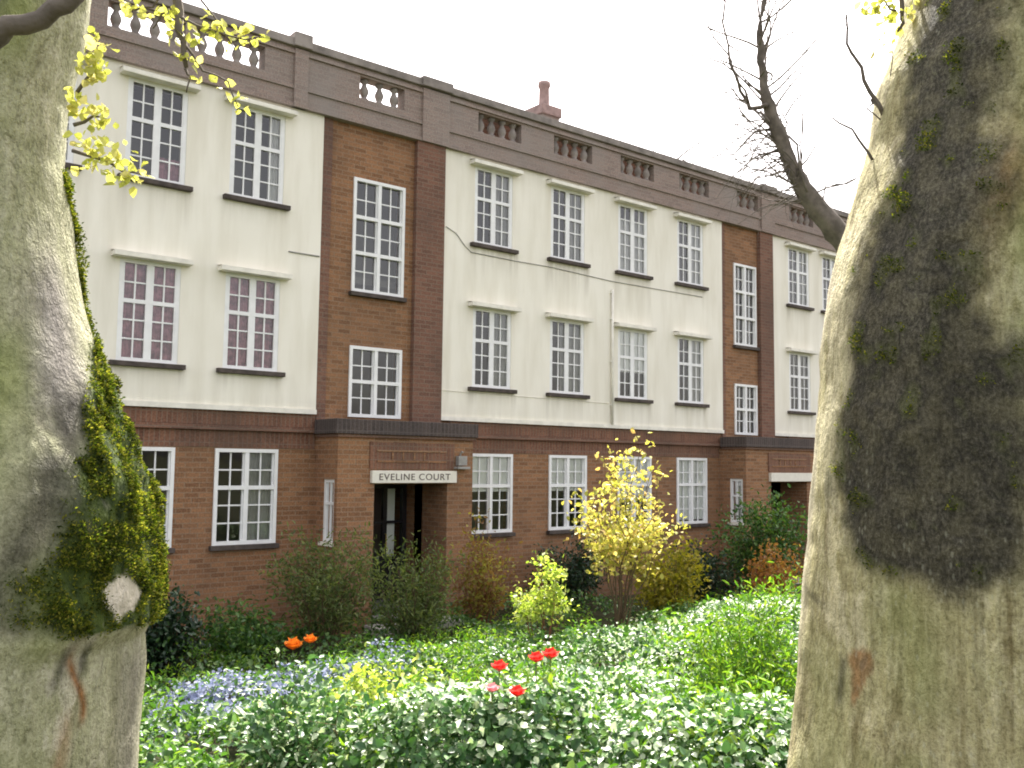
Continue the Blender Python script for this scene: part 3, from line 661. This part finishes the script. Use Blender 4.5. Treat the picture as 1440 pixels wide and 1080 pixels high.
def masksR(P, PH, Z):
    py = 657-(Z-CAM[2])*KR; n1 = fbm(P, 5, 45, 4); n2 = fbm(P, 22, 49, 3); pd = np.degrees(PH)
    # dark patch: from the photo's rows 0..800, between about 165 and 80 degrees
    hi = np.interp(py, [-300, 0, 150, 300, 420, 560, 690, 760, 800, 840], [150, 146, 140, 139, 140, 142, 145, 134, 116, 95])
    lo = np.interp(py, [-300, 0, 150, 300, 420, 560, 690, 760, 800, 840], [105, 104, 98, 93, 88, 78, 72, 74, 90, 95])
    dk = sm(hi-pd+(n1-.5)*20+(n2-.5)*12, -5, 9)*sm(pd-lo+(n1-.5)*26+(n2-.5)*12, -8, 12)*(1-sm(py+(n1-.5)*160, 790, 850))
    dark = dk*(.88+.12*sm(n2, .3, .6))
    mossy = dk*sm(n2, .54, .70)*.35
    green = (sm(100-pd+(n1-.5)*30, -5, 22)*(1-sm(py, 640, 820))*1.0 + .5*np.exp(-((pd-112-(n1-.5)*20)/9)**2)*sm(py, 760, 820)*(1-sm(py, 900, 1000)) + .35*sm(n1, .5, .65)*sm(py, 820, 950))*(1-dk)
    pale = sm(pd, 152, 170)*.6*sm(n1, .2, .55)*(1-.6*sm(py, 860, 1000))
    st = sm(1-(np.abs(pd-(127+(py-905)*.06))/np.interp(py, [880, 900, 925, 960], [2, 6, 4, .8]))+(n2-.5)*1.6, 0, .5)*sm(py, 880, 890)*(1-sm(py, 945, 965)) + .7*np.exp(-((pd-94)/8)**2)*np.exp(-((py-300)/60)**2)
    kn = np.exp(-((pd-(134+(py-900)*.03))/1.6)**2)*sm(py, 890, 910)*(1-sm(py, 950, 975))*.7 + np.exp(-((pd-151)/9)**2)*np.exp(-((py-835-(151-pd)*.8)/5)**2)*.6
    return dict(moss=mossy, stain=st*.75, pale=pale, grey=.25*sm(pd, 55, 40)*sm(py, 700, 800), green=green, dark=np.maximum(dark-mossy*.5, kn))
def dispR(P, PH, Z):
    py = 657-(Z-CAM[2])*KR
    return (fbm(P, 2.6, 61, 4)-.5)*.035 + (fbm(P, 11, 63, 3)-.5)*.012 + .007*np.sin(PH*9+fbm(P, 1.5, 64)*4)*sm(py, 700, 1100) + .02*np.exp(-((np.degrees(PH)-93)/9)**2-((py-300)/50)**2)
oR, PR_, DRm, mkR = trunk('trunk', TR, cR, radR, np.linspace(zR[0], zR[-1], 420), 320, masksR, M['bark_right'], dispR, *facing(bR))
moss_tufts('moss', TR, PR_, DRm, mkR, 9000, .0055, 5, .2)
s = MB()
for pp, r0 in (([(1245, 165), (1225, 130), (1205, 95), (1192, 60), (1190, 20)], .006), ([(1240, 160), (1228, 140), (1222, 155), (1240, 170)], .004), ([(1232, 225), (1210, 200), (1185, 172), (1165, 168)], .004), ([(1290, -60), (1268, -10), (1268, 25), (1262, 45)], .009), ([(1266, 15), (1240, 5), (1225, 12)], .003), ([(1245, 150), (1248, 110), (1256, 60), (1262, 45)], .002)):
    twig([survey(x, y, 2.25) for x, y in pp], r0, r0*.35, s, 6, .004)
o = s.build('leafy_shoot', M['twigbark'], TR, smooth=True)
sprig_leaves('leaves', o, [survey(x, y, 2.25) for x, y in [(1228, 12), (1240, 4), (1254, 20), (1258, 35), (1285, 8), (1275, 25), (1246, 60), (1224, 8)]], 9, .013, .022, M['spring'])

# ------------------------------------------------------------------ bare tree behind the right trunk, and one beyond the roof
def grow(mb, p, d, r, L, depth, spread=.5, up=.12, seglen=.16):
    pts = [p]; rad = [r]; n = max(3, int(L/seglen)); q = p.copy(); dd = d.copy()
    for i in range(n):
        dd = unit(dd + rng.normal(size=3)*.16 + np.array([0, 0, up*.3])); q = q + dd*L/n; pts.append(q); rad.append(r*(1-.75*(i+1)/n))
        if depth > 0 and i >= 1 and rng.random() < .6:
            a = unit(dd + rng.normal(size=3)*spread*1.5); grow(mb, q.copy(), a, rad[-1]*.6, L*rng.uniform(.35, .65), depth-1, spread, up, seglen)
    mb.tube(pts, rad, 5 if r < .02 else 7, False)
DB = 6.6
stem = [(1262, 780, .13), (1258, 600, .12), (1245, 450, .115), (1215, 372, .105), (1185, 335, .1), (1150, 296, .095), (1122, 252, .075), (1104, 215, .062), (1090, 175, .058), (1080, 145, .058), (1074, 128, .042), (1073, 95, .03), (1068, 62, .028), (1067, 48, .024), (1070, 20, .014), (1083, -30, .008)]
P3 = [survey(x, y, DB) for x, y, r in stem]; base = P3[0].copy(); base[2] = ground_z(base[1])-.05; rad = [.13]+[r*.82 for _, _, r in stem]
BT = empty('bare_tree', (base[0], base[1], base[2]+.05), 'bare leaning tree with dark stem rising beside the thick right trunk', 'tree')
s = MB(); s.tube([base]+P3, rad, 12)
def knobs(o):
    m_ = o.modifiers.new('sub', 'SUBSURF'); m_.levels = 2; m_.render_levels = 2
    t = bpy.data.textures.new('bark_lumps', 'CLOUDS'); t.noise_scale = .09; d = o.modifiers.new('lumps', 'DISPLACE'); d.texture = t; d.strength = .05; d.mid_level = .5
o = s.build('trunk', M['twigbark'], BT, smooth=True); knobs(o)
s = MB()
limbs = [([(1078, 146), (1062, 150), (1050, 145), (1040, 110), (1025, 60), (1020, 0), (1015, -60)], .016), ([(1050, 145), (1035, 110), (1005, 50), (990, 10)], .009), ([(1085, 165), (1065, 155), (1050, 142), (1030, 128), (1005, 126)], .011), ([(1100, 205), (1070, 180), (1040, 160)], .010), ([(1095, 185), (1060, 185), (1030, 210), (1000, 222)], .010),
         ([(1070, 62), (1064, 20), (1058, -40)], .012), ([(1068, 62), (1078, 20), (1090, -20)], .010), ([(1074, 110), (1080, 95), (1076, 70), (1084, 30)], .008), ([(1140, 285), (1135, 262), (1122, 215), (1112, 190), (1100, 160), (1108, 140)], .011), ([(1108, 160), (1118, 140), (1130, 118)], .007), ([(1150, 296), (1160, 262), (1185, 255), (1210, 256)], .006), ([(1122, 250), (1128, 180), (1125, 130)], .006), ([(1215, 215), (1190, 170), (1175, 165)], .006)]
for pp, r0 in limbs[:-1]:
    q = [survey(x, y, DB+.15*math.sin(x)) for x, y in pp]; out = twig(q, r0, r0*.3, s, 6, .015)
    for pt in out[2:]:
        if rng.random() < .5: grow(s, pt, unit(rng.normal(size=3)+np.array([0, 0, .5])), r0*.35, rng.uniform(.15, .4), 1, .6)
for k in range(30):
    t = rng.random(); x = np.interp(t, [0, .4, .7, 1], [1150, 1100, 1075, 1070]); y = np.interp(t, [0, .4, .7, 1], [290, 205, 120, 30])
    sg = 1 if rng.random() < .5 else -1
    grow(s, survey(x, y, DB), unit(CR*sg*rng.uniform(.3, 1)+np.array([0, 0, rng.uniform(.0, .9)])+rng.normal(size=3)*.3), .008, rng.uniform(.35, .9), 2, .5, .15, .1)
for k in range(34):   # drooping twigs low on the stem, in front of the parapet
    x, y = rng.uniform(1080, 1150), 0; t = (x-1080)/70; y = 160+t*125
    p = survey(x, y, DB); d = unit(-CR*rng.uniform(.5, 1.2)+np.array([0, 0, -rng.uniform(-.1, .5)])+rng.normal(size=3)*.25)
    grow(s, p, d, .0065, rng.uniform(.3, .62), 2, .6, -.3, .09)
s.build('twigs', M['twigbark'], BT, smooth=True)

FT = empty('bare_tree', (29.3, 13.3, 0), 'faint bare tree top showing above the far parapet', 'tree')
s = MB(); s.tube([(29.3, 13.3, -.2), (29.35, 13.4, 5), (29.2, 13.3, 10), (29.25, 13.3, 14.5)], [.32, .26, .2, .14], 10); s.build('trunk', M['twigbark'], FT, smooth=True)
s = MB()
for k in range(26):
    a = k*2.4; grow(s, np.array([29.25, 13.3, 9.6+k*.19]), unit(np.array([math.cos(a), math.sin(a), .65])), .07, rng.uniform(2.6, 4.2), 3, .55, .1, .5)
s.build('crown', M['twigbark'], FT)

# ------------------------------------------------------------------ shrubs
def shrub(name, label, cat, loc, h, r, nstem, nleaf, ls, lm, sm_, width=.5, low=.2, lean=.5, clump=.10, group=None, drop=0., thick=.012, narrow=1.0):
    E_ = empty(name, (loc[0], loc[1], float(ground_z(loc[1]))), label, cat, group)
    b = WORLD[E_.name]; s = MB(); lp = []; ld = []
    for k in range(nstem):
        a = rng.uniform(0, 2*math.pi); rr = r*math.sqrt(rng.uniform(.02, 1)); top = h*rng.uniform(.6, 1)*(1-.35*(rr/r)**2)
        e = np.array([math.cos(a)*rr, math.sin(a)*rr, top]); st = np.array([math.cos(a), math.sin(a), 0])*rr*(1-lean)*.5
        pts = []
        for t in np.linspace(0, 1, 7):
            p = st*(1-t)+e*t; p[:2] = st[:2]+(e[:2]-st[:2])*t**1.5; p[2] = top*t; pts.append(b+p+rng.normal(size=3)*.02*h*t)
        s.tube(pts, list(np.linspace(thick, thick*.25, 7)), 5, False)
        for j in range(3):
            i0 = rng.integers(2, 6); q = pts[i0]; dd = unit(np.array([rng.normal(), rng.normal(), .7+rng.normal()*.4])); L = r*rng.uniform(.25, .6)
            tp = [q, q+dd*L*.5+rng.normal(size=3)*.02, q+dd*L]; s.tube(tp, [thick*.4, thick*.3, thick*.15], 4, False)
            lp += [tp[1], tp[2]]; ld += [dd, dd]
        for p in pts[1:]:
            if (p-b)[2] > low*h: lp.append(p); ld.append(unit(pts[-1]-pts[0]))
    s.build('stems', sm_, E_, smooth=True)
    lp = np.array(lp); ld = np.array(ld); keep = (lp-b)[:, 2] > low*h*.8; lp, ld = lp[keep], ld[keep]
    wt = rng.uniform(.2, 1, len(lp))**2; wt /= wt.sum()
    i = rng.choice(len(lp), nleaf, p=wt); P = lp[i]+rng.normal(size=(nleaf, 3))*clump*np.array([1, 1, .9])
    ax = unit(ld[i]*.5+rng.normal(size=(nleaf, 3))*.8+np.array([0, 0, -drop])); nr = rng.normal(size=(nleaf, 3))*.8+np.array([0, 0, 1])
    me = leaf_mesh('foliage', P, ax, nr, ls*rng.uniform(.6, 1.4, nleaf), width, .1, .15); link('foliage', me, lm, E_)
    return E_
shrub('golden_tree', 'small golden leaved tree standing in front of the ground floor windows', 'tree', (9.85, -4.35), 3.05, .84, 13, 2300, .075, M['gold'], M['stem'], .6, .42, .9, .11, thick=.015)
shrub('golden_shrub', 'low olive gold shrub under the golden tree', 'shrub', (12.1, -3.3), 1.5, .62, 14, 3000, .075, M['olive'], M['stem'], .5, .1, .6, .13)
shrub('sapling', 'slender upright sapling with pale lime leaves rising from the ground cover', 'shrub', (7.5, -5.4), 1.6, .38, 9, 1300, .05, M['lime'], M['redstem'], .6, .38, .5, .055, thick=.009)
shrub('feathery_shrub', 'feathery olive green shrub against the porch side wall', 'shrub', (6.45, -2.0), 2.05, .8, 26, 4200, .07, M['feather'], M['stem'], .3, .15, .6, .10, group='grey green shrubs by the porch', thick=.008)
shrub('feathery_shrub', 'grey green feathery shrub standing before the dark front door', 'shrub', (7.35, -2.85), 1.9, .62, 28, 4200, .065, M['feather'], M['stem'], .3, .1, .6, .09, group='grey green shrubs by the porch', thick=.008)
shrub('bronze_shrub', 'twiggy shrub with bronze and yellow leaves right of the front door', 'shrub', (9.25, -1.85), 2.0, .6, 18, 1700, .07, M['bronze'], M['redstem'], .5, .15, .5, .09, thick=.009)
shrub('evergreen_bush', 'dark rounded evergreen bush below the middle ground floor window', 'shrub', (12.1, -.85), 1.35, .62, 18, 4200, .06, M['evergreen'], M['stem'], .5, .05, .5, .12)
shrub('evergreen_bush', 'dark low bush right of the golden shrub', 'shrub', (14.6, -2.0), 1.25, .75, 16, 3600, .07, M['evergreen'], M['stem'], .5, .05, .5, .13)
shrub('evergreen_bush', 'dark bush against the brick wall beside the mossy trunk', 'shrub', (4.25, -1.9), 1.15, .5, 16, 3000, .07, M['evergreen'], M['stem'], .5, .05, .5, .12)
shrub('green_bush', 'low green bush under the left ground floor window', 'shrub', (5.35, -1.75), .75, .75, 14, 1800, .07, M['cover'], M['greenstem'], .5, .05, .5, .12)
shrub('green_bush', 'tall green bush in front of the right hand porch', 'shrub', (15.9, -2.5), 2.35, .95, 24, 4600, .08, M['cover'], M['stem'], .5, .15, .6, .15)
shrub('green_bush', 'leafy bush half hidden left of the right hand porch window', 'shrub', (17.3, -1.2), 1.25, .7, 14, 1800, .085, M['cover'], M['stem'], .5, .1, .6, .14)
shrub('russet_bush', 'russet leaved bush between the dark bush and the right trunk', 'shrub', (14.7, -3.4), 1.25, .62, 14, 1800, .075, M['russet'], M['redstem'], .5, .1, .6, .13)
shrub('lime_shrub', 'feathery lime green shrub touching the thick right trunk', 'shrub', (5.2, -10.1), 1.2, .46, 38, 5600, .05, M['grass'], M['greenstem'], .22, .08, .5, .07, thick=.005)
shrub('lime_shrub', 'tall lime green plant behind the white leaved cover on the right', 'shrub', (9.9, -7.3), .95, .62, 26, 3600, .06, M['grass'], M['greenstem'], .3, .1, .5, .09, thick=.006)
shrub('variegated_shrub', 'low shrub with white edged leaves at the lower left of the garden', 'shrub', (2.55, -9.2), .92, .40, 26, 3400, .042, M['variegated'], M['stem'], .6, .1, .5, .06, thick=.005)
shrub('lime_shrub', 'small yellow green shrub behind the white edged shrub', 'shrub', (3.2, -8.75), .86, .40, 24, 2800, .042, M['lime'], M['greenstem'], .5, .1, .5, .06, thick=.005)

# ------------------------------------------------------------------ ground cover
def inside(x, y):
    "seen wedge of garden, with a margin"
    v = np.stack([x, y+14], -1); d = v @ CF[:2]; l = v @ CR[:2]
    return (d > 2.2) & (np.abs(l) < .50*d+1.2) & (y < -.4)
def local(x, y):
    v0 = x-CAM[0]; v1 = y-CAM[1]; return v0*CF[0]+v1*CF[1], v0*CR[0]+v1*CR[1]
def relief(x, y):
    "height of the planting above the soil: low drifts with a few tall cushions"
    d, l = local(x, y); P = np.stack([x, y, np.zeros_like(x)], -1)
    h = .12 + .42*np.clip(fbm(P, 1.25, 83, 3)-.30, 0, 1)*1.5
    for px, dc, rl, rd, hh in ((690, 5.05, .80, .50, .575), (985, 4.75, .62, .75, .50), (560, 6.0, .5, .5, .35), (850, 6.6, .7, .6, .40), (1010, 7.6, .8, .7, .50), (930, 9.5, .9, .8, .42), (700, 8.2, .6, .5, .25), (430, 6.2, .5, .5, .25), (1080, 11.5, 1.2, 1.0, .5)):
        q = ((l-(px-720)/FPX*dc)/rl)**2+((d-dc)/rd)**2
        h = np.maximum(h, hh*np.clip(1.3-q*.9, 0, 1)**.75+.06)
    return h
def domes(n, rmin, rmax, hmin, hmax, keep, per, ls, seed, width=.7, tilt=.45):
    r = np.random.default_rng(seed); P = []; A = []; Nn = []; S = []; k = 0; tries = 0
    while k < n and tries < n*60:
        tries += 1
        d = 4.1+13.5*r.random()**1.35; l = r.uniform(-.5, .5)*d*1.1
        xy = CAM[:2]+CF[:2]*d+CR[:2]*l
        if not (inside(*xy) and keep(xy[0], xy[1], d, l/d, r)): continue
        k += 1; R_ = r.uniform(rmin, rmax); H = r.uniform(hmin, hmax); m = int(per*(R_/rmax)**2*(1 if d < 8 else .75))
        a = r.uniform(0, 2*math.pi, m); q = np.sqrt(r.uniform(0, 1, m)); rr = R_*q
        x = xy[0]+np.cos(a)*rr; y = xy[1]+np.sin(a)*rr
        h = relief(x, y); e = .06; gx = (relief(x+e, y)-h)/e; gy = (relief(x, y+e)-h)/e
        z = h*(1-.55*r.random(m)**2.2) + H*np.sqrt(np.clip(1-q**2*.92, 0, 1))*(1-.5*r.random(m)**2)
        P.append(np.stack([x, y, ground_z(y)+z], -1)); out = np.stack([np.cos(a)*q, np.sin(a)*q, np.zeros(m)], -1)
        g = np.stack([-gx, -gy, np.zeros(m)], -1)
        Nn.append(unit(out*.45+g*.8+np.array([0, 0, 1])+r.normal(size=(m, 3))*tilt*.6)); A.append(unit(out*.8+g*.4+r.normal(size=(m, 3))*.7+np.array([0, 0, .1])))
        S.append(ls*r.uniform(.6, 1.35, m)*(1 if d < 7 else 1.2))
    return np.concatenate(P), np.concatenate(A), np.concatenate(Nn), np.concatenate(S)
def cover(name, label, cat, mt, *a, width=.7, tilt=.45, fold=.1):
    P, A, Nn, S = domes(*a, tilt=tilt); me = leaf_mesh(name, P, A, Nn, S, width, fold, .15)
    tag(link(name, me, mt), label, cat, kind='stuff')
def k_white(x, y, d, u, r):
    px = 720+FPX*u
    a = (520 < px < 880 and 4.9 < d < 6.0) or (840 < px < 1120 and d < 5.8) or (980 < px < 1140 and 9 < d < 12.5) or (840 < px < 1000 and 6 < d < 10.5 and r.random() < .5)
    return bool(a) and float(fbm(np.array([[x, y, 0.]]), 1.6, 77, 2)[0]) > .36
# tangent u = l/d ; photo column = 720 + 1333 u
def k_var(x, y, d, u, r):
    px = 720+FPX*u
    p = .95 if (px > 560 and d < 7.5) else (.75 if (px > 780 and d < 12) else .06)
    if 940 < px and d < 5.5 and r.random() < .25: return False
    return r.random() < p
def k_green(x, y, d, u, r):
    px = 720+FPX*u
    return r.random() < (.9 if px < 620 or d > 9 else .35)
def k_lime(x, y, d, u, r):
    px = 720+FPX*u
    return r.random() < (.8 if (480 < px < 800 and 6 < d < 13) or (px > 900 and d < 9) else .12)
def k_blue(x, y, d, u, r):
    px = 720+FPX*u
    return (240 < px < 590) and (7.2 < d < 11.2) and abs(d-(8.2+(px-240)*.006)) < 1.5
cover('variegated_ground_cover', 'white and green variegated ground cover filling the front of the garden', 'ground cover', M['variegated'], 340, .2, .42, .03, .14, k_var, 270, .045, 11)
cover('white_leaf_clusters', 'clusters of nearly white leaf tips catching the sun on top of the ground cover', 'ground cover', M['white_leaf'], 360, .08, .22, .05, .14, k_white, 90, .036, 21, tilt=.35)
cover('green_ground_cover', 'dark green leafy ground cover across the garden bed', 'ground cover', M['cover'], 460, .22, .5, .02, .14, k_green, 190, .050, 12)
cover('lime_ground_cover', 'bright yellow green tufts between the variegated plants', 'ground cover', M['grass'], 340, .15, .36, .05, .22, k_lime, 170, .048, 13, width=.3, tilt=.9)
cover('blue_flower_carpet', 'carpet of tiny pale blue flowers on the left of the garden', 'flowers', M['blue'], 90, .16, .36, .05, .16, k_blue, 150, .028, 14, width=.95, tilt=.5, fold=.02)

# ------------------------------------------------------------------ single flowers
def flower(name, label, px, py, dep, size, petal, group, cat='flower'):
    c = survey(px, py, dep); b = np.array([c[0], c[1], ground_z(c[1])])
    E_ = empty(name, b, label, cat, group)
    s = MB(); s.tube([b, b*.5+c*.5+np.array([.01, .01, 0]), c], [.005, .004, .004], 6); s.build('stem', M['greenstem'], E_, smooth=True)
    n = 3
    a = np.arange(n*2+3)*2.399; k = len(a)
    out = np.stack([np.cos(a), np.sin(a), np.zeros(k)], -1)
    ax = unit(out*np.linspace(.35, 1.0, k)[:, None]+np.array([0, 0, 1])*np.linspace(.9, .35, k)[:, None])
    nr = unit(-out+np.array([0, 0, .8]))
    me = leaf_mesh('petals', np.repeat(c[None], k, 0)-np.array([0, 0, size*.25]), ax, nr, np.full(k, size*.62), .95, .18, -.05); link('petals', me, petal, E_)
    P = b+np.stack([rng.normal(size=5)*.02, rng.normal(size=5)*.02, rng.uniform(.02, (c-b)[2]*.5, 5)], -1)
    me = leaf_mesh('leaves', P, unit(rng.normal(size=(5, 3))+np.array([0, 0, 1.3])), rng.normal(size=(5, 3)), np.full(5, .14), .22, .05, .2); link('leaves', me, M['cover'], E_)
RG = 'red flowers in the white leaved cover'
flower('red_flower', 'red flower standing apart on the left above the white leaves', 702, 937, 4.95, .105, M['redpetal'], RG)
flower('red_flower', 'left bloom of the touching cluster of red flowers under the sapling', 754, 925, 5.1, .105, M['redpetal'], RG)
flower('red_flower', 'right bloom of the touching cluster of red flowers under the sapling', 774, 920, 5.1, .11, M['redpetal'], RG)
flower('red_flower', 'lowest red flower, next to a pink one', 727, 973, 4.62, .10, M['redpetal'], RG)
flower('pink_flower', 'small faded pink flower beside the lowest red one', 692, 968, 4.66, .085, M['pinkpetal'], RG)
OG = 'orange flowers by the blue carpet'
flower('orange_flower', 'larger orange flower at the back of the blue carpet', 412, 906, 10.5, .25, M['orangepetal'], OG)
flower('orange_flower', 'smaller pale orange flower right beside the larger one', 436, 899, 10.6, .19, M['orangepetal'], OG)

# ------------------------------------------------------------------ light
SUN_AZ, SUN_EL = math.radians(44), math.radians(57)     # azimuth from +Y towards +X
w = bpy.data.worlds.new('World'); scene.world = w; w.use_nodes = True
nt = w.node_tree; bg = nt.nodes['Background']; sky = nt.nodes.new('ShaderNodeTexSky'); sky.sky_type = 'NISHITA'; sky.sun_disc = False
sky.sun_elevation = SUN_EL; sky.sun_rotation = SUN_AZ; sky.air_density = 1.0; sky.dust_density = 4.0; sky.ozone_density = 1.0
hs = nt.nodes.new('ShaderNodeHueSaturation'); hs.inputs['Saturation'].default_value = .35
tint = nt.nodes.new('ShaderNodeMix'); tint.data_type = 'RGBA'; tint.blend_type = 'MULTIPLY'; tint.inputs[0].default_value = 1; tint.inputs[7].default_value = (1.07, .995, .945, 1)
nt.links.new(sky.outputs[0], hs.inputs['Color']); nt.links.new(hs.outputs[0], tint.inputs[6]); nt.links.new(tint.outputs[2], bg.inputs[0]); bg.inputs[1].default_value = .15
sd = bpy.data.lights.new('sun', 'SUN'); sd.energy = 4.0; sd.angle = math.radians(.6); sd.color = (1, .95, .87)
so = bpy.data.objects.new('sun', sd); COL.objects.link(so)
dirv = Vector((math.sin(SUN_AZ)*math.cos(SUN_EL), math.cos(SUN_AZ)*math.cos(SUN_EL), math.sin(SUN_EL)))
so.rotation_euler = dirv.to_track_quat('Z', 'Y').to_euler(); so.location = (10, 10, 30)
vs = scene.view_settings; vs.view_transform = 'Standard'; vs.look = 'None'; vs.gamma = 1; vs.use_curve_mapping = False; vs.exposure = 1.80
cy = scene.cycles; cy.max_bounces = 8; cy.transparent_max_bounces = 12; cy.filter_width = 1.9; cy.use_denoising = True; cy.sample_clamp_indirect = 6
